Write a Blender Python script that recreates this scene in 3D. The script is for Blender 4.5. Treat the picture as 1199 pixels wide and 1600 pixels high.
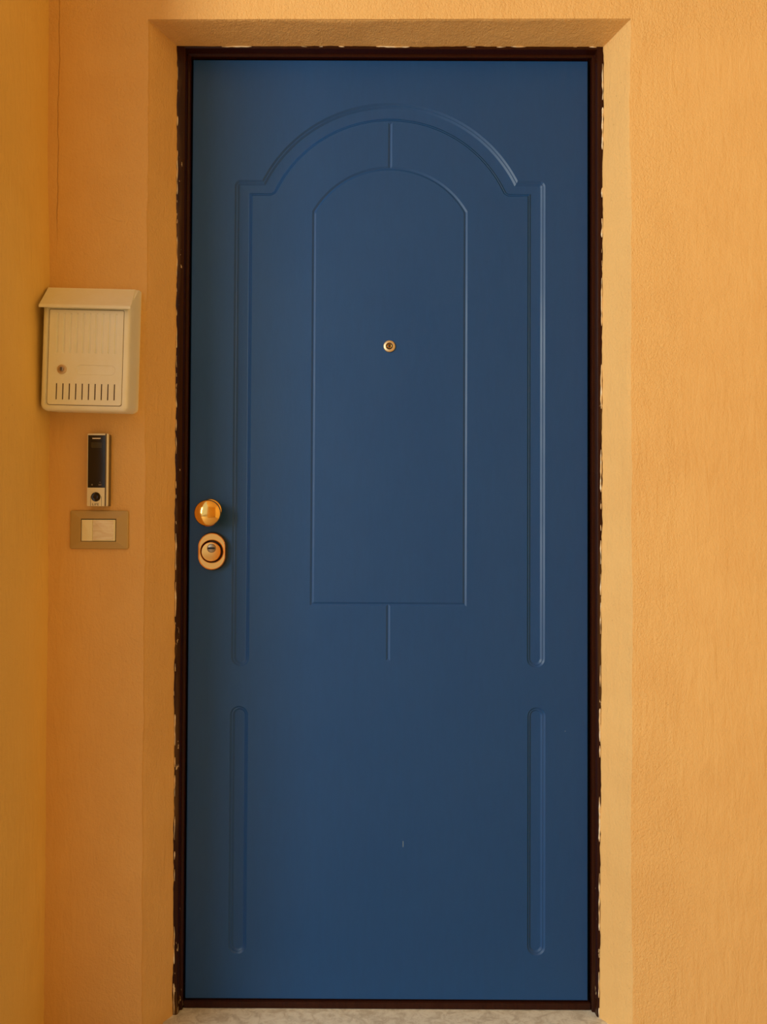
import bpy, bmesh, math, random
from mathutils import Vector, Matrix, noise
from mathutils.geometry import delaunay_2d_cdt
for o in list(bpy.data.objects): bpy.data.objects.remove(o)
scene = bpy.context.scene
COL = scene.collection
PI = math.pi

# ------------------------------------------------------------------ camera, sky, light, exposure
F_PX, W_PX, H_PX = 1202.0, 1199, 1600
CAM = Vector((-0.00958, -1.69530, 1.05511))
PITCH, YAW, ROLL = 0.016969, 0.0018149, -0.0045706
cam = bpy.data.objects.new('camera', bpy.data.cameras.new('camera'))
COL.objects.link(cam)
RM = Matrix.Rotation(YAW, 3, 'Z') @ Matrix.Rotation(PITCH, 3, 'X') @ Matrix.Rotation(ROLL, 3, 'Y')
cam.matrix_world = Matrix.Translation(CAM) @ (RM @ Matrix.Rotation(PI/2, 3, 'X')).to_4x4()
cam.data.sensor_fit = 'VERTICAL'
cam.data.sensor_height = 24
cam.data.lens = 24 * F_PX / H_PX
cam.data.clip_start = 0.02
scene.camera = cam

world = bpy.data.worlds.new('sky'); scene.world = world; world.use_nodes = True
bg = world.node_tree.nodes['Background']
bg.inputs[0].default_value = (0.95, 0.98, 0.92, 1); bg.inputs[1].default_value = 1.45

def area(name, loc, target, size, energy, color):
    l = bpy.data.lights.new(name, 'AREA'); l.shape = 'RECTANGLE'
    l.size, l.size_y = size; l.energy = energy; l.color = color
    o = bpy.data.objects.new(name, l); COL.objects.link(o)
    o.location = loc
    o.rotation_euler = (Vector(target)-Vector(loc)).to_track_quat('-Z', 'Y').to_euler()
    return o
area('open_sky_side', (-3.4, -3.45, 2.0), (0.1, 0, 1.1), (1.1, 2.0), 268, (0.97, 0.98, 0.80))

vs = scene.view_settings
vs.view_transform = 'Standard'; vs.look = 'None'; vs.gamma = 1; vs.exposure = -0.86
vs.use_curve_mapping = False

# ------------------------------------------------------------------ helpers
def at(px, py, Y=0.0):
    """world point on the vertical plane y = Y seen at photo pixel (px, py)"""
    v = RM @ Vector(((px-599.5)/F_PX, 1.0, -(py-800)/F_PX))
    t = (Y-CAM.y)/v.y
    return CAM + v*t

def tag(o, label=None, cat=None, group=None, kind=None):
    if label: o['label'] = label
    if cat: o['category'] = cat
    if group: o['group'] = group
    if kind: o['kind'] = kind
    return o

def empty(name, loc, rot=(0, 0, 0)):
    o = bpy.data.objects.new(name, None); COL.objects.link(o)
    o.location = loc; o.rotation_euler = rot; o.empty_display_size = .05
    return o

def build(name, bm, mat, parent=None, smooth=None, loc=None):
    me = bpy.data.meshes.new(name)
    bmesh.ops.recalc_face_normals(bm, faces=bm.faces) if smooth != 'keep' else None
    bm.to_mesh(me); bm.free()
    me.materials.append(mat)
    if smooth and smooth != 'keep':
        for p in me.polygons: p.use_smooth = True
        me.set_sharp_from_angle(angle=smooth)
    o = bpy.data.objects.new(name, me); COL.objects.link(o)
    if parent: o.parent = parent
    if loc: o.location = loc
    return o

def grid_faces(bm, rows, close=False):
    for a, b in zip(rows[:-1], rows[1:]):
        n = len(a)
        for i in range(n if close else n-1):
            j = (i+1) % n
            try: bm.faces.new((a[i], a[j], b[j], b[i]))
            except ValueError: pass

def lathe(bm, prof, c=(0, 0, 0), seg=64, sx=1, sz=1, ext=0, bore=0):
    """prof: list of (radius, y); turned about the Y axis; ext stretches it upright into a stadium"""
    rows = []
    for k, (r, y) in enumerate(prof):
        row = []; ex = 0 if bore and k >= bore else ext
        for i in range(seg):
            a = 2*PI*(i+.5)/seg
            z = math.sin(a)*r*sz
            z += ex if z > 0 else -ex
            row.append(bm.verts.new((c[0]+math.cos(a)*r*sx, c[1]+y, c[2]+z)))
        rows.append(row)
    grid_faces(bm, rows, True)
    bm.faces.new(rows[0]); bm.faces.new(rows[-1])

def rrect(x0, x1, z0, z1, r, n=6):
    """rounded rectangle, counter-clockwise in x,z; r one radius or (bl, br, tr, tl)"""
    if not isinstance(r, (tuple, list)): r = (r,)*4
    pts = []
    for (cx, cz, a0, rr) in ((x0+r[0], z0+r[0], PI, r[0]), (x1-r[1], z0+r[1], 1.5*PI, r[1]),
                             (x1-r[2], z1-r[2], 0, r[2]), (x0+r[3], z1-r[3], .5*PI, r[3])):
        for i in range(n+1):
            a = a0+.5*PI*i/n
            pts.append((cx+math.cos(a)*rr, cz+math.sin(a)*rr))
    return pts

def loft(bm, loops, cap0=True, cap1=True):
    """loops: list of lists of (x, y, z)"""
    rows = [[bm.verts.new(p) for p in l] for l in loops]
    grid_faces(bm, rows, True)
    if cap0: bm.faces.new(rows[0])
    if cap1: bm.faces.new(rows[-1])

def rbox(bm, x0, x1, y0, y1, z0, z1, r=.002, e=.0008, n=4):
    """box facing -Y (front at y0) with rounded corners and a softened front edge"""
    ls = []
    for (y, i) in ((y1, 0), (y0+e, 0), (y0+.3*e, .3*e), (y0, e)):
        ls.append([(x, y, z) for x, z in rrect(x0+i, x1-i, z0+i, z1-i, max(r-i, 1e-5), n)])
    loft(bm, ls)

def clean(p, eps=2e-5):
    q = []
    for a in p:
        if not q or math.dist(a, q[-1]) > eps: q.append(a)
    if math.dist(q[0], q[-1]) < eps: q.pop()
    return q

def offset(poly, d):
    """mitre offset of a closed 2D polygon; d > 0 grows a counter-clockwise one; d may be one value per point"""
    n = len(poly); out = []
    ds = d if isinstance(d, list) else [d]*n
    for i in range(n):
        p, a, b = Vector(poly[i]), Vector(poly[i-1]), Vector(poly[(i+1) % n])
        e1 = (p-a).normalized(); e2 = (b-p).normalized()
        n1 = Vector((e1.y, -e1.x)); n2 = Vector((e2.y, -e2.x))
        m = n1+n2
        if m.length < 1e-6: m = n1
        m.normalize()
        k = ds[i]/max(.35, m.dot(n1))
        out.append((p.x+m.x*k, p.y+m.y*k))
    return out

def arc(cx, cz, r, a0, a1, n):
    return [(cx+r*math.cos(a0+(a1-a0)*i/n), cz+r*math.sin(a0+(a1-a0)*i/n)) for i in range(n+1)]

def relief(outer, loops, thick, skirt_in=0.0):
    """A slab facing -Y: the outline 'outer' at depth 0, closed loops [(points, depth)] pressed into (or raised
    from, negative) its face, joined by a constrained triangulation, with side walls and a back."""
    V, E, H = [], [], []
    def add(p, h):
        s = len(V)
        for q in p: V.append(Vector(q)); H.append(h)
        for i in range(len(p)): E.append((s+i, s+(i+1) % len(p)))
    if skirt_in:
        add(outer, skirt_in); add(offset(outer, -skirt_in), 0.0)
    else: add(outer, 0.0)
    nb = len(outer)
    for p, h in loops: add(p, h)
    vo, eo, fo, ov, oe, of = delaunay_2d_cdt(V, E, [], 0, 1e-6)
    bm = bmesh.new()
    vs_ = []
    for i, v in enumerate(vo):
        hs = [H[k] for k in ov[i]] if ov[i] else [0]
        vs_.append(bm.verts.new((v.x, sum(hs)/len(hs), v.y)))
    for f in fo:
        try: bm.faces.new([vs_[k] for k in f])
        except ValueError: pass
    idx = {}
    for i, o_ in enumerate(ov):
        for k in o_: idx[k] = i
    ring = [vs_[idx[k]] for k in range(nb)]
    back = [bm.verts.new((v.co.x, thick, v.co.z)) for v in ring]
    grid_faces(bm, [ring, back], True)
    bm.faces.new(back)
    return bm

# ------------------------------------------------------------------ materials
def mat(name, color, rough=.6, metal=0.0, spec=.5, coat=0.0):
    m = bpy.data.materials.new(name); m.use_nodes = True
    b = m.node_tree.nodes['Principled BSDF']
    b.inputs['Base Color'].default_value = (*color, 1)
    b.inputs['Roughness'].default_value = rough
    b.inputs['Metallic'].default_value = metal
    b.inputs['Specular IOR Level'].default_value = spec
    b.inputs['Coat Weight'].default_value = coat
    return m
class NT:
    def __init__(s, m): s.t = m.node_tree; s.b = s.t.nodes['Principled BSDF']
    def n(s, kind, **kw):
        x = s.t.nodes.new(kind)
        for k, v in kw.items(): setattr(x, k, v)
        return x
    def l(s, a, b): s.t.links.new(a, b)
    def val(s, inp, v):
        if hasattr(v, 'is_output') or hasattr(v, 'links'): s.l(v, inp)
        else: inp.default_value = v
    def co(s): return s.n('ShaderNodeTexCoord').outputs['Object']
    def mp(s, vec, scale=(1, 1, 1), loc=(0, 0, 0)):
        x = s.n('ShaderNodeMapping'); s.l(vec, x.inputs['Vector'])
        x.inputs['Scale'].default_value = scale; x.inputs['Location'].default_value = loc
        return x.outputs[0]
    def noise(s, vec, scale, detail=4, rough=.5, dist=0):
        x = s.n('ShaderNodeTexNoise'); s.l(vec, x.inputs['Vector'])
        x.inputs['Scale'].default_value = scale; x.inputs['Detail'].default_value = detail
        x.inputs['Roughness'].default_value = rough; x.inputs['Distortion'].default_value = dist
        return x.outputs['Fac']
    def math(s, op, a, b=0.0, c=None):
        x = s.n('ShaderNodeMath', operation=op); s.val(x.inputs[0], a); s.val(x.inputs[1], b)
        if c is not None: s.val(x.inputs[2], c)
        return x.outputs[0]
    def ramp(s, v, a, b, c=0.0, d=1.0, smooth=True):
        x = s.n('ShaderNodeMapRange'); x.interpolation_type = 'SMOOTHSTEP' if smooth else 'LINEAR'
        s.val(x.inputs['Value'], v)
        for i, q in zip(('From Min', 'From Max', 'To Min', 'To Max'), (a, b, c, d)): s.val(x.inputs[i], q)
        return x.outputs['Result']
    def mix(s, f, a, b):
        x = s.n('ShaderNodeMix', data_type='RGBA'); s.val(x.inputs['Factor'], f)
        s.val(x.inputs['A'], (*a, 1) if isinstance(a, tuple) else a)
        s.val(x.inputs['B'], (*b, 1) if isinstance(b, tuple) else b)
        return x.outputs['Result']
    def bump(s, h, dist, strength=1.0):
        x = s.n('ShaderNodeBump'); s.l(h, x.inputs['Height'])
        x.inputs['Distance'].default_value = dist; s.val(x.inputs['Strength'], strength)
        s.l(x.outputs[0], s.b.inputs['Normal']); return x
    def xyz(s, vec):
        x = s.n('ShaderNodeSeparateXYZ'); s.l(vec, x.inputs[0]); return x.outputs

def plaster(name, base, dark, rough_all=.35, crack=False):
    m = mat(name, base, .8, spec=.25); t = NT(m); co = t.co()
    X, Y, Z = t.xyz(co)
    big = t.noise(co, 1.3, 3, .55); mid = t.noise(co, 9, 4, .55)
    f = t.ramp(t.math('ADD', t.math('MULTIPLY', big, .65), t.math('MULTIPLY', mid, .35)), .36, .64)
    col = t.mix(f, dark, base)
    # tiny pits
    pit = t.ramp(t.noise(co, 190, 2, .5), .70, .76)
    pitm = t.ramp(t.noise(t.mp(co, loc=(3, 1, 7)), 5, 2), .5, .62)
    pit = t.math('MULTIPLY', pit, pitm)
    col = t.mix(t.math('MULTIPLY', pit, .3), col, (dark[0]*.5, dark[1]*.42, dark[2]*.4))
    # relief: sandy wriggles, trowel strokes, slow waves
    sand = t.noise(t.mp(co, (1.0, 1.0, .8)), 210, 3, .55, .8)
    fine = t.noise(co, 420, 2, .5)
    stroke = t.noise(t.mp(co, (1.0, 1.0, .22)), 60, 4, .6, .6)
    wave = t.noise(co, 14, 3, .5)
    patch = t.ramp(t.noise(t.mp(co, loc=(9.3, 2, 4.1)), 2.3, 2), .45, .62)
    top = t.ramp(Z, 2.02, 2.13)
    edge = t.ramp(t.math('ABSOLUTE', t.math('SUBTRACT', t.math('ABSOLUTE', X), .545)), .10, .02, 0, .5)
    amt = t.math('MINIMUM', t.math('ADD', t.math('ADD', t.math('MULTIPLY', patch, .22), t.math('MULTIPLY', top, .8)), t.math('ADD', edge, rough_all)), 1.3)
    h = t.math('MULTIPLY', t.math('MULTIPLY', sand, amt), .0026)
    h = t.math('ADD', h, t.math('MULTIPLY', t.math('MULTIPLY', stroke, .0022), t.math('SUBTRACT', 1.25, t.math('MULTIPLY', patch, .5))))
    h = t.math('ADD', h, t.math('MULTIPLY', fine, .00022))
    h = t.math('ADD', h, t.math('MULTIPLY', wave, .004))
    h = t.math('SUBTRACT', h, t.math('MULTIPLY', pit, .0006))
    if crack:
        # a settled hairline running down beside the inner corner
        wob = t.math('MULTIPLY', t.math('SUBTRACT', t.noise(t.mp(co, (0.01, 0.01, 1)), 9, 5, .65), .5), .014)
        d = t.math('ABSOLUTE', t.math('SUBTRACT', t.math('SUBTRACT', X, wob), -.698))
        ln = t.math('MULTIPLY', t.ramp(d, .0, .0016, 1, 0), t.ramp(Z, 1.60, 1.72))
        h = t.math('SUBTRACT', h, t.math('MULTIPLY', ln, .0016))
        col = t.mix(t.math('MULTIPLY', ln, .45), col, (dark[0]*.6, dark[1]*.5, dark[2]*.4))
        # short trowel scratch above the letterbox
        P = t.n('ShaderNodeVectorMath', operation='DISTANCE'); t.l(co, P.inputs[0]); P.inputs[1].default_value = (-.545, -.10, 1.80)
        r = t.math('ABSOLUTE', t.math('SUBTRACT', P.outputs['Value'], .115))
        sc = t.math('MULTIPLY', t.ramp(r, 0, .0022, 1, 0), t.math('MULTIPLY', t.ramp(X, -.605, -.585, 0, 1), t.ramp(X, -.565, -.55, 1, 0)))
        sc = t.math('MULTIPLY', sc, t.ramp(Z, 1.75, 1.76, 1, 0))
        h = t.math('SUBTRACT', h, t.math('MULTIPLY', sc, .0010))
    t.l(col, t.b.inputs['Base Color'])
    t.bump(h, 1.0, .75)
    return m

WALL_A, WALL_B = (.83, .52, .215), (.785, .47, .185)
M_wall = plaster('orange_plaster', WALL_A, WALL_B, crack=True)
M_wall_left = plaster('ochre_plaster', (.88, .60, .21), (.84, .56, .18), .0)  # brighter than the front plaster, so the unseen walls bounce more light

M_door = mat('blue_laminate', (.018, .082, .175), .42, spec=.42)
t = NT(M_door); co = t.co()
g1 = t.noise(t.mp(co, (1, 1, .16)), 520, 3, .6); g2 = t.noise(t.mp(co, (1, 1, .3)), 160, 3, .5)
t.bump(t.math('ADD', t.math('MULTIPLY', g1, .00022), t.math('MULTIPLY', g2, .00022)), 1.0, .55)
dc = t.mix(t.noise(t.mp(co, (1, 1, .2)), 90, 4, .6), (.004, .050, .188), (.005, .061, .225))
X, Y, Z = t.xyz(co)
for (sx_, sz_, ln_) in ((.0335, .3375, .008), (.3880, .5850, .0015)):
    fx = t.ramp(t.math('ABSOLUTE', t.math('SUBTRACT', X, sx_)), .0003, .0009, 1, 0)
    fz = t.ramp(t.math('ABSOLUTE', t.math('SUBTRACT', Z, sz_)), ln_*.6, ln_, 1, 0)
    dc = t.mix(t.math('MULTIPLY', t.math('MULTIPLY', fx, fz), .6), dc, (.35, .42, .45))
t.l(dc, t.b.inputs['Base Color'])
t.l(t.ramp(t.noise(co, 5, 3), .3, .7, .40, .48), t.b.inputs['Roughness'])

M_frame = mat('dark_brown_varnish', (.030, .0075, .004), .28, spec=.20)
t = NT(M_frame); co = t.co(); X, Y, Z = t.xyz(co)
gr = t.noise(t.mp(co, (1, 1, .05)), 240, 3, .6)
base = t.mix(gr, (.016, .0026, .0018), (.040, .010, .004))
ax = t.math('ABSOLUTE', X)
side_edge = t.ramp(t.math('SUBTRACT', ax, t.ramp(Z, 0, 2.1, .447, .456, False)), 0, .012)
top_edge = t.ramp(Z, 2.103, 2.113)
foot = t.math('MULTIPLY', t.ramp(Z, .11, .0), t.ramp(ax, .441, .452))
wear = t.math('MAXIMUM', t.math('MAXIMUM', side_edge, top_edge), foot)
ch = t.noise(t.mp(co, (1, 1, .30)), 80, 5, .65)
chip = t.ramp(t.math('SUBTRACT', ch, t.math('MULTIPLY', wear, .045)), .335, .315)
chip = t.math('MULTIPLY', chip, t.math('GREATER_THAN', wear, .05))
worn = t.math('MULTIPLY', t.ramp(t.noise(t.mp(co, (1, 1, .12), (1, 4, 2)), 26, 4, .6), .50, .64), wear)
base = t.mix(t.math('MULTIPLY', worn, .55), base, (.16, .085, .025))
base = t.mix(chip, base, (.55, .42, .26))
t.l(base, t.b.inputs['Base Color'])
t.l(t.ramp(chip, 0, 1, .27, .8), t.b.inputs['Roughness'])
t.bump(t.math('ADD', t.math('MULTIPLY', gr, .0003), t.math('MULTIPLY', t.noise(co, 30, 3), .0012)), 1.0, .5)

M_caulk = mat('pale_filler', (.80, .62, .40), .8)
t = NT(M_caulk); co = t.co()
t.l(t.mix(t.ramp(t.noise(co, 60, 3), .45, .6), (.78, .55, .30), (.85, .74, .58)), t.b.inputs['Base Color'])

M_marble = mat('grey_marble', (.5, .47, .4), .5)
t = NT(M_marble); co = t.co()
v = t.noise(t.mp(co, (1, 1.3, 1)), 34, 8, .68, .8); v2 = t.noise(co, 130, 4, .7)
c = t.mix(t.ramp(v, .36, .60), (.60, .54, .46), (.84, .80, .72))
c = t.mix(t.math('MULTIPLY', t.ramp(v2, .52, .7), .35), c, (.50, .40, .32))
t.l(c, t.b.inputs['Base Color']); t.bump(v2, .0006, .5)

M_ground = mat('terrace_floor', (.42, .30, .19), .75)
t = NT(M_ground); co = t.co()
t.l(t.mix(t.noise(co, 3, 6, .6), (.50, .37, .24), (.62, .47, .31)), t.b.inputs['Base Color'])

M_box = mat('cream_enamel', (.80, .68, .42), .45, spec=.45)
t = NT(M_box); co = t.co()
d1 = t.noise(t.mp(co, (1, 1, .6)), 22, 6, .65)
t.l(t.mix(t.ramp(d1, .34, .66), (.92, .90, .79), (.95, .94, .87)), t.b.inputs['Base Color'])
t.bump(t.noise(co, 60, 3), .0006, .35)

M_brass = mat('polished_brass', (.90, .55, .16), .10, 1.0)
t = NT(M_brass); co = t.co()
t.l(t.ramp(t.noise(co, 180, 4, .6), .3, .75, .06, .20), t.b.inputs['Roughness'])
M_copper = mat('satin_brass', (.84, .44, .13), .20, 1.0)
M_brass_dull = mat('dull_brass', (.72, .58, .38), .48, 1.0)
M_steel = mat('worn_steel', (.36, .30, .24), .35, 1.0)
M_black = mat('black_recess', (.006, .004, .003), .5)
M_lens = mat('dark_lens', (.02, .012, .010), .08, spec=.8)
M_glass_black = mat('glossy_black_panel', (.006, .003, .003), .10, spec=.6)
M_silver = mat('silver_plastic', (.88, .80, .60), .35, .15)
M_silver_dark = mat('dark_grey_plastic', (.16, .12, .07), .5)
M_print_light = mat('pale_print', (.95, .85, .75), .5)
M_print_grey = mat('grey_print', (.22, .18, .13), .5)
M_print_dark = mat('dark_print', (.05, .03, .02), .5)
M_tan = mat('tan_plastic', (.52, .365, .155), .42)
M_key = mat('cream_key', (.92, .86, .62), .4)
M_name = mat('name_card', (.80, .62, .46), .35)
t = NT(M_name); co = t.co()
sm = t.noise(t.mp(co, (.35, 1, 1.8), (2, 0, 5)), 90, 4, .6, .6)
t.l(t.mix(t.ramp(sm, .40, .62), (.84, .72, .58), (.93, .86, .76)), t.b.inputs['Base Color'])

# ------------------------------------------------------------------ setting: walls
YW = -.10          # face of the front wall
YF = -.025         # face of the door frame
ZB = -.06
def lerp(a, b, s): return a+(b-a)*s
def jit(p, sc, amp, seed=0):
    return noise.noise(Vector((p[0]*sc+seed, p[1]*sc+seed*1.7, p[2]*sc-seed)))*amp

# opening: contours at the wall face and against the frame, lower left > up > across > lower right
fl0, fl1 = at(222, 1600, YW), at(232.5, 31, YW)
fr1, fr0 = at(984.5, 30, YW), at(988, 1600, YW)
bl0, bl1 = at(270.5, 1590, YF), at(277, 72, YF)
br1, br0 = at(943.5, 73, YF), at(937.5, 1590, YF)
def ext(a, b, z):        # extend the jamb line down to z
    s = (z-a.z)/(b.z-a.z); return Vector((a.x+(b.x-a.x)*s, a.y, z))
fl0, fr0, bl0, br0 = ext(fl0, fl1, ZB), ext(fr0, fr1, ZB), ext(bl0, bl1, ZB), ext(br0, br1, ZB)
XL, XR, ZT = -.575, .565, 2.18
ol0, ol1, or1, or0 = Vector((XL, YW, ZB)), Vector((XL, YW, ZT)), Vector((XR, YW, ZT)), Vector((XR, YW, ZB))
def path(c, nv=230, nh=110):
    p = [c[0].lerp(c[1], i/nv) for i in range(nv)] + [c[1].lerp(c[2], i/nh) for i in range(nh)]
    return p + [c[2].lerp(c[3], i/nv) for i in range(nv+1)]
O, Fc, Bc = path((ol0, ol1, or1, or0)), path((fl0, fl1, fr1, fr0)), path((bl0, bl1, br1, br0))
bm = bmesh.new(); rows = []
spec = [('o', 0.0), ('o', .5), ('o', .8), ('o', .92), ('o', .985), ('a', 0), ('a', 1), ('a', 2), ('b', .07), ('b', .12), ('b', .25), ('b', .5), ('b', .8), ('b', .96), ('b', 1.0), ('c', 1)]
for kind, s in spec:
    row = []
    for i, (o_, f_, b_) in enumerate(zip(O, Fc, Bc)):
        side = jit(f_, 6, .0035, 3)+jit(f_, 25, .0018, 8)+jit(f_, 70, .0007, 5)     # waviness of the arris
        inw = (b_-f_); inw.y = 0
        f2 = f_ + inw.normalized()*side*(.6 if f_.z > 2.1 else 1)
        if kind == 'o': p = o_.lerp(f2, s)
        elif kind == 'a': p = f2 - inw.normalized()*(.0045, .0018, .0)[s] + Vector((0, (.0003, .0014, .0042)[s], 0))
        elif kind == 'b':
            p = (f2+Vector((0, .003, 0))).lerp(b_, s)
            p += inw.normalized()*(jit(p, 9, .0022, 2)+jit(p, 40, .0009, 4))
            if s > .9: p += inw.normalized()*(jit(b_, 45, .0009, 11)+jit(b_, 140, .0011, 17))
        else: p = b_ + inw.normalized()*(jit(b_, 45, .0009, 11)+jit(b_, 140, .0011, 17)) + Vector((0, .004, 0))
        row.append(bm.verts.new(p))
    rows.append(row)
grid_faces(bm, rows)
def quad(bm, *p): bm.faces.new([bm.verts.new(q) for q in p])
ZTOP, XRR = 3.0, 3.2
def slab_grid(bm, x0, x1, z0, z1, nx, nz):
    r = [[bm.verts.new((lerp(x0, x1, i/nx), YW, lerp(z0, z1, j/nz))) for i in range(nx+1)] for j in range(nz+1)]
    grid_faces(bm, r)
slab_grid(bm, -.80, XL, ZB, ZTOP, 4, 20)
slab_grid(bm, XR, XRR, ZB, ZTOP, 20, 20)
slab_grid(bm, XL, XR, ZT, ZTOP, 10, 6)
bmesh.ops.recalc_face_normals(bm, faces=bm.faces)
for f in bm.faces:
    pass
wall_front = build('wall_front', bm, M_wall, smooth=math.radians(50))
tag(wall_front, 'orange rough plaster wall around the recessed blue door', 'wall', kind='structure')

# left wall: short return coming forward from the inner corner
YEND = -.46
def xcorner(z):
    pts = [(0, -.7055), (.6, -.7065), (1.2, -.708), (1.6, -.7125), (1.75, -.7175), (2.1, -.7215), (3, -.724)]
    for (a, xa), (b, xb) in zip(pts[:-1], pts[1:]):
        if z <= b: return lerp(xa, xb, max(0, (z-a)/(b-a)))
    return -.724
bm = bmesh.new(); rows = []
for j in range(241):
    z = lerp(ZB, ZTOP, j/240); row = []
    for i in range(25):
        y = lerp(YW+.03, YEND, (i/24))
        x = xcorner(z) + noise.noise(Vector((y*4, z*3, 1)))*.0035 + noise.noise(Vector((y*22, z*22, 7)))*.0012
        if i == 24: x -= .004
        row.append(bm.verts.new((x, y, z)))
    row.append(bm.verts.new((xcorner(z)-.012, YEND-.006, z)))
    row.append(bm.verts.new((-1.9, YEND-.006, z)))
    row.append(bm.verts.new((-1.9, YW+.03, z)))
    rows.append(row)
grid_faces(bm, rows)
wall_left = build('wall_left', bm, M_wall_left, smooth=math.radians(50))
tag(wall_left, 'ochre plaster side wall meeting the orange wall beside the mailbox', 'wall', kind='structure')

# unseen porch walls and ceiling, added to bounce warm light; open on the left
def panel(name, pts, m, label, cat):
    bm = bmesh.new(); quad(bm, *pts)
    me = bpy.data.meshes.new(name); bm.to_mesh(me); bm.free(); me.materials.append(m)
    o = bpy.data.objects.new(name, me); COL.objects.link(o)
    return tag(o, label, cat, kind='structure')
PX, PY, PZ = 1.30, -3.2, 2.75
panel('bounce_wall_right', [(PX, YW, ZB), (PX, PY, ZB), (PX, PY, PZ), (PX, YW, PZ)], M_wall_left, 'unseen ochre wall added on the right to bounce warm light', 'wall')
panel('bounce_wall_back', [(-.9, PY, ZB), (PX, PY, ZB), (PX, PY, PZ), (-.9, PY, PZ)], M_wall_left, 'unseen ochre wall added behind the viewer to bounce warm light', 'wall')
M_ceil = mat('pale_ceiling', (.92, .70, .35), .85)  # colour raised to throw more warm light back down
panel('ceiling', [(-.9, YW, PZ), (PX, YW, PZ), (PX, PY, PZ), (-.9, PY, PZ)], M_ceil, 'unseen pale porch ceiling added to bounce warm light', 'ceiling')

# threshold and terrace
bm = bmesh.new()
r0 = [(-.475, .05), (.475, .05), (.475, -.16), (-.475, -.16)]
bmesh.ops.create_cube(bm, size=1, matrix=Matrix.Translation((0, -.055, -.0155)) @ Matrix.Diagonal((.955, .21, .031, 1)))
bmesh.ops.bevel(bm, geom=[e for e in bm.edges], offset=.003, segments=2, affect='EDGES')
tag(build('trim_2', bm, M_marble, smooth=.6), 'pale grey marble threshold slab below the blue door', 'threshold', kind='structure')
bm = bmesh.new()
bmesh.ops.create_grid(bm, x_segments=6, y_segments=6, size=6, matrix=Matrix.Translation((2, -6+YW+.03, -.031)))
tag(build('floor', bm, M_ground), 'brownish terrace floor in front of the doorway', 'floor', kind='structure')

# ------------------------------------------------------------------ door frame
HW, DZ0, DZ1 = .4417, .020, 2.090
DC = 0.0
PROF = [(.003, .030), (.003, -.0055), (.0045, -.0075), (.008, -.008), (.0088, -.0095), (.0092, -.0205), (.0105, -.0238), (.013, -.025),
        (.030, -.0252), (.046, -.0235), (.046, .045), (-.016, .045), (-.016, .030)]
frame = empty('trim_1', (0, 0, 0))
tag(frame, 'dark brown varnished door frame with chipped outer edges', 'door frame', kind='structure')
def jamb(sgn):
    bm = bmesh.new(); n = 60; rows = []
    for j in range(n+1):
        row = []
        for (tt, y) in PROF:
            z0 = 0.0005; z1 = DZ1+tt
            z = lerp(z0, z1, j/n)
            row.append(bm.verts.new((sgn*(HW+tt), y + (0 if y > -.01 else noise.noise(Vector((sgn*3, y*9, z*5)))*.0006), z)))
        rows.append(row)
    grid_faces(bm, rows, True); bm.faces.new(rows[0]); bm.faces.new(rows[-1])
    return build('jamb', bm, M_frame, frame, smooth=math.radians(35))
jamb(-1); jamb(1)
bm = bmesh.new(); rows = []
for j in range(31):
    row = [bm.verts.new((lerp(-(HW+tt), HW+tt, j/30), y, DZ1+tt)) for (tt, y) in PROF]
    rows.append(row)
grid_faces(bm, rows, True); bm.faces.new(rows[0]); bm.faces.new(rows[-1])
build('head', bm, M_frame, frame, smooth=math.radians(35))
bm = bmesh.new()
bmesh.ops.create_cube(bm, size=1, matrix=Matrix.Translation((0, .0215, .009)) @ Matrix.Diagonal((2*HW+.005, .047, .0166, 1)))
bmesh.ops.bevel(bm, geom=list(bm.edges), offset=.0015, segments=2, affect='EDGES')
build('sill', bm, M_frame, frame)

# filler bead between frame and plaster, broken and uneven
def bead(name, pts, amp, thr, seed):
    bm = bmesh.new(); prev = None
    for i, p in enumerate(pts):
        w = (noise.noise(Vector((i*.045+seed, seed, 0)))+.5*noise.noise(Vector((i*.19, seed, 4)))-thr)
        r = max(0, min(1, w*3))*amp
        if r < amp*.12: prev = None; continue
        d = (pts[min(i+1, len(pts)-1)]-pts[max(i-1, 0)]).normalized()
        n = Vector((-d.z, 0, d.x)).normalized()
        ring = []
        for k in range(6):
            a = 2*PI*k/6
            ring.append(bm.verts.new(p + n*math.cos(a)*r*(1+.5*noise.noise(p*90)) + Vector((0, math.sin(a)*r*.7, 0))))
        if prev: grid_faces(bm, [prev, ring], True)
        prev = ring
    return tag(build(name, bm, M_caulk, frame, smooth=1.2), 'pale flaking filler along the frame edge')
def seg(a, b, n, dx=0, dz=0):
    return [a.lerp(b, i/n)+Vector((dx+jit(a.lerp(b, i/n), 45, .0010, 11), -.0006, dz+jit(a.lerp(b, i/n), 60, .0012, 3))) for i in range(n+1)]
bead('filler', seg(bl0+Vector((0, 0, .06)), bl1, 500, .0015), .0013, -.05, 3)
bead('filler', seg(bl1, br1, 240, 0, -.0012), .0012, .08, 9)
bead('filler', seg(br0+Vector((0, 0, .06)), br1, 500, -.0018), .0018, -.10, 23)

# ------------------------------------------------------------------ the door leaf
door = empty('door_1', (0, 0, DZ0))
tag(door, 'blue panelled entrance door with moulded arch and brass fittings', 'door', kind='structure')
CX = -.0015
def dprof(w, lo):       # two-step ogee: (share of width from the top edge, depth)
    return [(0, 0), (.05, .0004), (.31, .0022), (.40, .0026), (.50, .0023), (.58, .0028), (.88, lo-.0002), (1.0, lo)]
def band_loops(Fl, ws, lo=.0050):
    return [(offset(Fl, [w*(1-s) for w in ws]), h) for s, h in dprof(1, lo)]
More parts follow.
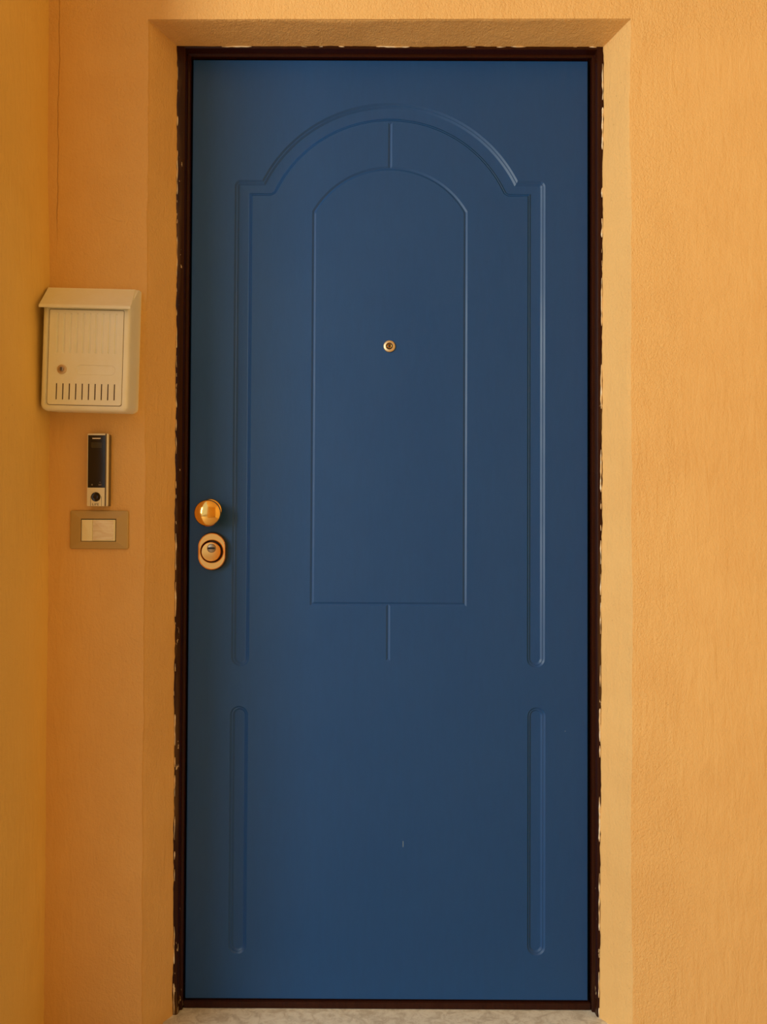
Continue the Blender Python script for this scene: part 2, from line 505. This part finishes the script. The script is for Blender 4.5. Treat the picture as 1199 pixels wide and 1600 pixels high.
# band floor contour, counter-clockwise: outer side + inner side, floor set in by 11.5 mm / 8 mm
xo, xi = .3450, .3055
WO, WI = .0115, .0088
RO, RI, ZC = .3188, .2780, 1.6748
zs_o, zs_i, zb = 1.8200, 1.7850, .7420
pts, ws = [], []
def addp(p, w):
    for q in (p if isinstance(p, list) else [p]): pts.append(q); ws.append(w)
Xo, Xi, Ro, Ri = xo-WO, xi+WI, RO-WO, RI+WI
Zo, Zi = zs_o-WO, zs_i+WI
re = (Xo-Xi)/2
# right U end
addp(arc(CX+(Xo+Xi)/2, zb+WO+re, re, PI, 2*PI, 14), None)
n0 = len(pts)
for k in range(n0): ws[k] = lerp(WI, WO, k/(n0-1))
addp(arc(CX+Xo-.002, Zo-.002, .002, 0, PI/2, 4), WO)
xa = math.sqrt(Ro**2-(Zo-ZC)**2); a0 = math.atan2(Zo-ZC, xa)
addp(arc(CX, ZC, Ro, a0, PI-a0, 90), WO)
addp(arc(CX-Xo+.002, Zo-.002, .002, PI/2, PI, 4), WO)
s0 = len(pts)
addp(arc(CX-(Xo+Xi)/2, zb+WO+re, re, PI, 2*PI, 14), None)
for k in range(15): ws[s0+k] = lerp(WO, WI, k/14)
addp((CX-Xi, Zi), WI)
xa = math.sqrt(Ri**2-(Zi-ZC)**2); a1 = math.atan2(Zi-ZC, xa)
# softened junction of ledge and arch
pL = (CX-xa, Zi)
dv = .006
addp([(pL[0]-dv, Zi), (pL[0]-dv*.45, Zi+dv*.12), (CX+(Ri)*math.cos(PI-a1-.010), ZC+Ri*math.sin(PI-a1-.010)+.0004)], WI)
addp(arc(CX, ZC, Ri, PI-a1-.022, a1+.022, 84), WI)
addp([(CX+Ri*math.cos(a1+.010), ZC+Ri*math.sin(a1+.010)+.0004), (CX+xa+dv*.45, Zi+dv*.12), (CX+xa+dv, Zi)], WI)
addp((CX+Xi, Zi), WI)
loops = band_loops(pts, ws)
for sg in (-1, 1):      # the two lower capsules
    cx = CX+sg*(xo+xi)/2; r = (Xo-Xi)/2; zt, zbm = .6580, .1160
    cap = arc(cx, zbm+WO+r, r, PI, 2*PI, 14)+arc(cx, zt-WO-r, r, 0, PI, 14)
    wl = [lerp(WO, WI, .5+.5*(1 if (q[0]-cx)*sg < 0 else -1)*abs(q[0]-cx)/r) for q in cap]
    loops += band_loops(cap, wl)
# fine routed groove of the centre panel, with its two short stems
RP, ZP, xp, zpb = .1982, 1.6534, .1725, .8766
zsp = ZP+math.sqrt(RP**2-xp**2)
sw = .0046
aa = math.asin(sw/RP)
out = [(CX-xp, zpb), (CX-sw, zpb), (CX-sw, .7570), (CX+sw, .7570), (CX+sw, zpb), (CX+xp, zpb)]
a0 = math.atan2(zsp-ZP, xp)
out += arc(CX, ZP, RP, a0, PI/2-aa, 30) + [(CX+sw, 1.9500), (CX-sw, 1.9500)] + arc(CX, ZP, RP, PI/2+aa, PI-a0, 30)
G = .0088
inn0 = [(CX-xp+G, zpb+G), (CX+xp-G, zpb+G)] + arc(CX, ZP, RP-G, a0, PI-a0, 60)
inn0 = [(max(-xp+G+CX, min(xp-G+CX, x)), z) for x, z in inn0]
loops += [(out, 0), (offset(out, -.0006), .0003), (offset(out, -.0039), .0021)]
loops += [(offset(inn0, .0039), .0021), (offset(inn0, .0006), .0003), (inn0, 0)]
# local frame: origin at the foot of the leaf
loops = [([(x, z-DZ0) for x, z in clean(p)], h) for p, h in loops]
outer = rrect(-HW, HW-.0032, 0, DZ1-DZ0, .0015, 2)
bm = relief(outer, loops, .028, .0022)
leaf = build('door_leaf', bm, M_door, door, smooth=math.radians(9))

def local(px, py, Y=0.0):
    p = at(px, py, Y); return Vector((p.x, Y, p.z-DZ0))
# knob
c = local(329.0, 797.6, -.0)
bm = bmesh.new()
lathe(bm, [(.0254, .0), (.0260, -.002), (.0254, -.0042), (.0235, -.006), (.012, -.0075), (.0105, -.020), (.0115, -.026), (.018, -.0285)], (c.x, 0, c.z), 72)
rose = build('knob_rose', bm, M_brass, door, smooth=math.radians(40))
kc = local(324.3, 801.6, -.036)
bm = bmesh.new()
prof = [(.018, -.0275), (.0262, -.029), (.0284, -.0315), (.0290, -.034), (.0286, -.0362), (.0270, -.0385), (.0245, -.0402), (.020, -.0425), (.014, -.0445), (.007, -.0457), (.001, -.046)]
lathe(bm, prof, (kc.x, 0, kc.z), 96)
build('door_knob', bm, M_brass, door, smooth=math.radians(60))
# security lock
c = local(332.2, 861.3, 0)
lp = local(331.0, 861.6, -.014)
bm = bmesh.new()
EX = .0105
lathe(bm, [(.0315, 0), (.0318, -.003), (.0305, -.0055), (.0303, -.0120), (.0299, -.0142), (.0292, -.0149), (.0284, -.0144), (.0277, -.0131), (.0262, -.0130), (.0259, -.0146), (.0255, -.0151), (.0249, -.0148), (.0244, -.0136), (.0226, -.0080), (.0224, -.0050), (.001, -.0050)], (lp.x, 0, lp.z), 96, ext=EX, bore=8)
plate = build('lock_plate', bm, M_copper, door, smooth=math.radians(40))
rc = local(329.9, 862.1, -.016)
bm = bmesh.new()
lathe(bm, [(.0214, -.0068), (.0214, -.0150), (.0210, -.0168), (.0201, -.0178), (.0188, -.0180), (.001, -.0180)], (rc.x, 0, rc.z), 96)
build('lock_shield', bm, M_copper, plate, smooth=math.radians(35))
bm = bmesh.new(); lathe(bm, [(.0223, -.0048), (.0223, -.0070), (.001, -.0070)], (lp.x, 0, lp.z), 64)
build('bore_shade_disc', bm, M_black, plate)  # black disc stands in for the dark reflection and shade in the bore
kc = local(330.6, 856.6, -.0185)
bm = bmesh.new(); lathe(bm, [(.0090, -.0178), (.0090, -.0188), (.0084, -.0192), (.001, -.0192)], (kc.x, 0, kc.z), 48)
build('lock_cylinder', bm, M_steel, plate, smooth=.6)
bm = bmesh.new(); rbox(bm, kc.x-.0078, kc.x+.0078, -.0197, -.0190, kc.z-.0021, kc.z+.0021, .0008, .0001)
build('keyhole', bm, M_black, plate)
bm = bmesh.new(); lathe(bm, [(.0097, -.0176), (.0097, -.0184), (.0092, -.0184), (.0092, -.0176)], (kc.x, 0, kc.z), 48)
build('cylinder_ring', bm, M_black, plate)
# peephole
c = local(608.7, 541.3, 0)
bm = bmesh.new()
lathe(bm, [(.0132, 0), (.0134, -.0015), (.0126, -.0030), (.0105, -.0040), (.0078, -.0042), (.0070, -.0030), (.0066, -.0012), (.001, -.0012)], (c.x, 0, c.z), 64)
ph = build('peephole', bm, M_brass_dull, door, smooth=math.radians(40))
bm = bmesh.new(); lathe(bm, [(.0076, -.0018), (.0074, -.0034), (.0052, -.0030), (.0050, -.0016)], (c.x, 0, c.z), 48)
build('peephole_recess', bm, M_black, ph, smooth=.6)
bm = bmesh.new(); lathe(bm, [(.0050, -.0010), (.0051, -.0046), (.0048, -.0050), (.0042, -.0048), (.0040, -.0036), (.0038, -.0030), (.001, -.0030)], (c.x, 0, c.z), 48)
build('lens_ring', bm, M_brass, ph, smooth=math.radians(40))
bm = bmesh.new(); lathe(bm, [(.0036, -.0028), (.0034, -.0036), (.0022, -.0042), (.0004, -.0044)], (c.x, 0, c.z), 32)
build('lens', bm, M_lens, ph, smooth=1)

# ------------------------------------------------------------------ mailbox
YB = YW-.066        # its front face
rot = math.radians(-1.1)
mo = at(133, 562, YB)
box = empty('mailbox', (mo.x, YW, mo.z-.12), (0, -rot, 0))
tag(box, 'cream wall mailbox with sloping lid, ribbed door and vent slots', 'mailbox')
box.rotation_euler = (0, -rot, 0)
inv = None
def ml(zx, zy, Y):      # a point of the close-up view (x6) turned into the mailbox's own axes
    p = at(40+zx/5.995, 430+zy/5.995, Y)
    d = p-Vector((mo.x, 0, mo.z-.12))
    c_, s_ = math.cos(rot), math.sin(rot)
    return Vector((d.x*c_+d.z*s_, Y-YW, -d.x*s_+d.z*c_))
yf = YB-YW
pl = ml(140, 800, YB).x; pr = ml(968, 800, YB).x
pb = ml(560, 1279, YB).z
lz_front = ml(550, 318, YB-.010).z; lz_back = ml(600, 128, YW-.012).z
bm = bmesh.new(); ls = []
_a, _c = ml(620, 124, YW-.016), ml(550, 307, YB-.012)
def ztop(y): return _a.z-.0012 + (0 if y > _a.y else (_c.z-_a.z)*(y-_a.y)/(_c.y-_a.y))
for (y, i) in ((0.004, 0), (-.0162, 0), (-.030, 0), (yf+.014, 0), (yf+.0065, .001), (yf+.0028, .0028), (yf+.0008, .0060), (yf, .0095), (yf, .0118), (yf+.0016, .0122)):
    lp_ = rrect(pl+i, pr-i, pb+i, lz_back+.02-i, (max(.014-i*.8, .002), max(.014-i*.8, .002), .003, .003), 8)
    ls.append([(x, y, min(z, ztop(min(y, 0)))+(0 if z > pb+.03 else .0068*(1+min(y, 0)/.066)*(1-(z-pb)/.03))) for x, z in lp_])
loft(bm, ls)
body = build('body', bm, M_box, box, smooth=math.radians(50))
# lid: bent sheet from the wall down over the front, overhanging both sides
a, b = ml(210, 114, YW-.016), ml(1032, 134, YW-.016)
c1, d1 = ml(120, 296, YB-.012), ml(984, 318, YB-.012)
zA, zC = (a.z+b.z)/2, (c1.z+d1.z)/2
bm = bmesh.new(); ls = []
th = .0022
prof = [(0, a.x, b.x, a.y, zA), (1, lerp(a.x, c1.x, .9), lerp(b.x, d1.x, .9), lerp(a.y, c1.y, .9), lerp(zA, zC+.004, .9)),
        (2, c1.x+.0006, d1.x-.0006, c1.y+.001, zC+.0065), (3, c1.x, d1.x, c1.y-.0004, zC+.0035), (4, c1.x, d1.x, c1.y, zC)]
rows = []
def prow(p, off, n=10):
    _, xa_, xb_, y, z = p
    return [bm.verts.new((lerp(xa_, xb_, i/n), y+off[0], z+off[1])) for i in range(n+1)]
back_row = (0, a.x, b.x, .004, zA+.001)
offs = [(-.0, .0), (-.0, .0), (0, 0), (0, 0), (0, 0)]
top = [back_row]+prof
rows = [prow(p, (0, 0)) for p in top]
rows += [prow(p, (.0026, -.0026 if k > 1 else 0)) for k, p in enumerate(reversed(top[1:]))]
rows += [[bm.verts.new((v.co.x, .004, v.co.z-.006)) for v in rows[0]]]
grid_faces(bm, rows+[rows[0]])
bm.faces.new([r[0] for r in rows]); bm.faces.new([r[-1] for r in rows])
lid = build('lid', bm, M_box, box, smooth=math.radians(30))
m_ = lid.modifiers.new('soft_edges', 'BEVEL'); m_.width = .0009; m_.segments = 2; m_.limit_method = 'ANGLE'; m_.angle_limit = math.radians(40)
# door flap with ribs, name recess and vents
yd = yf-.0012
def q(zx, zy): p = ml(zx, zy, YW+yd); return (p.x, p.z)
slots = []
M_slot_shade = mat('slot_shade', (.05, .018, .012), .7)  # dark colour stands in for the unlit inside of the box
x0, z1 = q(226, 318); x1, _ = q(910, 700); _, z0 = q(560, 1217)
loops = []
for k in range(10):
    if k == 5: pass
    xc = q(300+60.5*k, 540)[0]; za = q(300+60.5*k, 352+k*1.2)[1]; zb_ = q(300+60.5*k, 728+k*1.2)[1]
    w = .0023
    for ins, h in ((0, 0), (.0004, .0012), (.0012, .0021)):
        loops.append((rrect(xc-w+ins, xc+w-ins, zb_+ins, za-ins, max(w-ins-.0001, .0005), 4), h))
xa_, za_ = q(474, 838); xb_, zb_ = q(840, 940)
for ins, h in ((0, 0), (.0005, .0009), (.0010, .0012)):
    loops.append((rrect(xa_+ins, xb_-ins, zb_+ins, za_-ins, (za_-zb_)/2-ins-.0002, 8), h))
for k in range(10):
    zx = 290+60.3*k
    xc, za = q(zx, 1010+k*1.3); _, zb_ = q(zx, 1163+k*1.2)
    for ins, h in ((0, 0), (.00012, .012)):
        loops.append((rrect(xc-.0012+ins, xc+.0012-ins, zb_+ins, za-ins, .0008-ins, 3), h))
    slots.append((xc, zb_, za))
outer = rrect(x0, x1, z0, z1, (.005, .005, .0025, .0025), 5)
bm = relief(outer, loops, .0135, .0007)
fd = build('door', bm, M_box, box, loc=(0, yd, 0))
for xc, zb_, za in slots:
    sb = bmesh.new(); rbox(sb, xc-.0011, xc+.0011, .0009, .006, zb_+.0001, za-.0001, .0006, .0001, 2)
    build('slot_shade_bar', sb, M_slot_shade, fd)  # dark bar fills each slot to paint the darkness behind it
# brown strip painting in the shade of the joint around the flap
ins_out = offset(outer, .0009)
bm = bmesh.new()
loft(bm, [[(x, yf+.0008, z) for x, z in ins_out], [(x, yf-.00015, z) for x, z in ins_out], [(x, yf-.00015, z) for x, z in outer], [(x, yf+.0008, z) for x, z in outer]], False, False)
M_joint = mat('shadow_gap', (.10, .055, .02), .8)
tag(build('gap_shade_strip', bm, M_joint, box), 'brown strip painted as the shaded gap around the flap')
xc, zc = q(342, 882)
bm = bmesh.new(); lathe(bm, [(.0092, 0), (.0094, -.0016), (.0088, -.0026), (.0072, -.0030), (.0066, -.0022), (.0060, -.0022), (.001, -.0022)], (xc, yd, zc), 48)
lk = build('lock', bm, M_brass_dull, box, smooth=math.radians(40)); tag(lk, 'round brass lock')
bm = bmesh.new(); lathe(bm, [(.0052, 0), (.0050, -.0034), (.0044, -.0037), (.001, -.0037)], (xc-.0006, yd, zc), 32)
build('lock_barrel', bm, M_steel, lk, smooth=.6)
bm = bmesh.new(); rbox(bm, xc-.0012, xc+.0004, yd-.0041, yd-.0036, zc-.0034, zc+.0034, .0004, .0001)
build('keyhole', bm, M_black, lk)

# ------------------------------------------------------------------ slim wall device
YD = YW-.019
def dv_(zx, zy, Y=YD): return at(90+zx/7.615, 660+zy/7.615, Y)
o = dv_(460, 998); ox, oz = o.x, o.z
dev = empty('wall_sensor', (ox, YW, oz))
tag(dev, 'slim upright silver wall device with glossy black face, round dial and LIFE lettering', 'electronic device')
def dl(zx, zy): p = dv_(zx, zy); return p.x-ox, p.z-oz
x0, z1 = dl(356, 132); x1, z0 = dl(596, 998)
Y0 = YD-YW
bm = bmesh.new(); rbox(bm, x0+.0006, x1-.0004, Y0+.0034, 0.002, z0+.0006, z1-.0006, .002, .0005)
build('back_case', bm, M_silver_dark, dev)
bm = bmesh.new(); rbox(bm, x0, x1, Y0, Y0+.0038, z0, z1, .0022, .0008)
build('front_case', bm, M_silver, dev, smooth=.6)
xa_, za_ = dl(366, 152); xb_, zb_ = dl(566, 777)
bm = bmesh.new(); rbox(bm, xa_, xb_, Y0-.0007, Y0+.002, zb_, za_, .0008, .0003)
gp = build('display_panel', bm, M_glass_black, dev)
def mark(name, zx0, zx1, zy0, zy1, m, par, y=Y0-.0009, th=.0004):
    xa, za = dl(zx0, zy0); xb, zb = dl(zx1, zy1)
    bm = bmesh.new(); rbox(bm, xa, xb, y, y+th, zb, za, .0002, .00005, 2)
    return build(name, bm, m, par)
mark('indicator_bar', 416, 514, 185, 197, M_print_light, gp)
mark('window', 404, 526, 238, 304, mat('smoked_window', (.045, .035, .014), .12), gp)
for (a_, b_, c_, d_) in ((498, 514, 708, 714), (490, 497, 733, 751), (500, 505, 733, 751), (508, 513, 733, 751), (517, 522, 733, 751), (404, 419, 733, 750)):
    mark('printed_mark', a_, b_, c_, d_, M_print_grey, gp)
mark('seam', 568, 577, 134, 997, M_silver_dark, dev, Y0-.0002)
for a_ in (391, 520): mark('groove', a_, a_+3.5, 880, 996, M_silver_dark, dev, Y0-.0001)
xc, zc = dl(456, 886)
bm = bmesh.new(); lathe(bm, [(.0096, 0), (.0096, -.0012), (.0090, -.0018), (.0082, -.0014), (.0045, -.0016), (.001, -.0016)], (xc, Y0, zc), 48)
dial = build('dial', bm, M_glass_black, dev, smooth=math.radians(40))
cu = bpy.data.curves.new('lettering', 'FONT'); cu.body = 'LIFE'; cu.size = .0074; cu.extrude = .0002; cu.align_x = 'CENTER'; cu.space_character = 1.12
tmp = bpy.data.objects.new('tmp', cu); COL.objects.link(tmp)
me = bpy.data.meshes.new_from_object(tmp); bpy.data.objects.remove(tmp)
me.materials.append(M_print_dark)
lt = bpy.data.objects.new('lettering', me); COL.objects.link(lt); lt.parent = dev
xc, zc = dl(452, 988)
lt.location = (xc, Y0-.0001, zc); lt.rotation_euler = (PI/2, 0, 0); lt.scale = (1.0, .9, 1)

# ------------------------------------------------------------------ push button plate
YS = YW-.0095
o = dv_(496, 1510, YS); ox, oz = o.x, o.z
sw_ = empty('switch_plate', (ox, YW, oz))
tag(sw_, 'tan rectangular switch plate below the silver device, with cream key and pale name card', 'switch plate')
def sl(zx, zy, Y=YS): p = dv_(zx, zy, Y); return p.x-ox, p.z-oz
x0, z1 = sl(150, 1046, YW-.004); x1, z0 = sl(840, 1508, YW-.004)
i0, j1 = sl(278, 1146); i1, j0 = sl(694, 1418)
yb = YS-YW
def loopat(s, y, r, n=5):
    return [(x, y, z) for x, z in rrect(lerp(x0, i0, s), lerp(x1, i1, s), lerp(z0, j0, s), lerp(z1, j1, s), r, n)]
bm = bmesh.new()
loft(bm, [loopat(0, .002, .004), loopat(0, -.0032, .004), loopat(.02, -.0042, .0037), loopat(.10, -.0056, .003),
          loopat(.50, -.0078, .0015), loopat(.93, yb+.0003, .0006), loopat(.98, yb, .0005), loopat(1, yb+.0003, .0004), loopat(1, yb+.005, .0004)])
build('plate', bm, M_tan, sw_, smooth=math.radians(18))
bm = bmesh.new(); rbox(bm, i0+.0002, i1-.0002, yb+.0032, yb+.0052, j0+.0002, j1-.0002, .0003, .0002)
build('key_well', bm, M_black, sw_)
def key(name, zx0, zx1, zy0, zy1, m, tilt=0, par=sw_, y=yb-.0008, d=.0045):
    xa, za = sl(zx0, zy0); xb, zb = sl(zx1, zy1)
    bm = bmesh.new(); rbox(bm, xa, xb, y, y+d, zb, za, .0006, .0004)
    for v in bm.verts:
        if v.co.y < y+.001: v.co.y += tilt*((v.co.x-xa)/(xb-xa))
    return build(name, bm, m, par, smooth=.5)
key('key', 288, 414, 1157, 1411, M_key)
nk = key('name_button', 418, 684, 1157, 1411, M_key, y=yb-.0002)
key('name_card', 424, 668, 1166, 1398, M_name, par=nk, y=yb-.0010, d=.001)
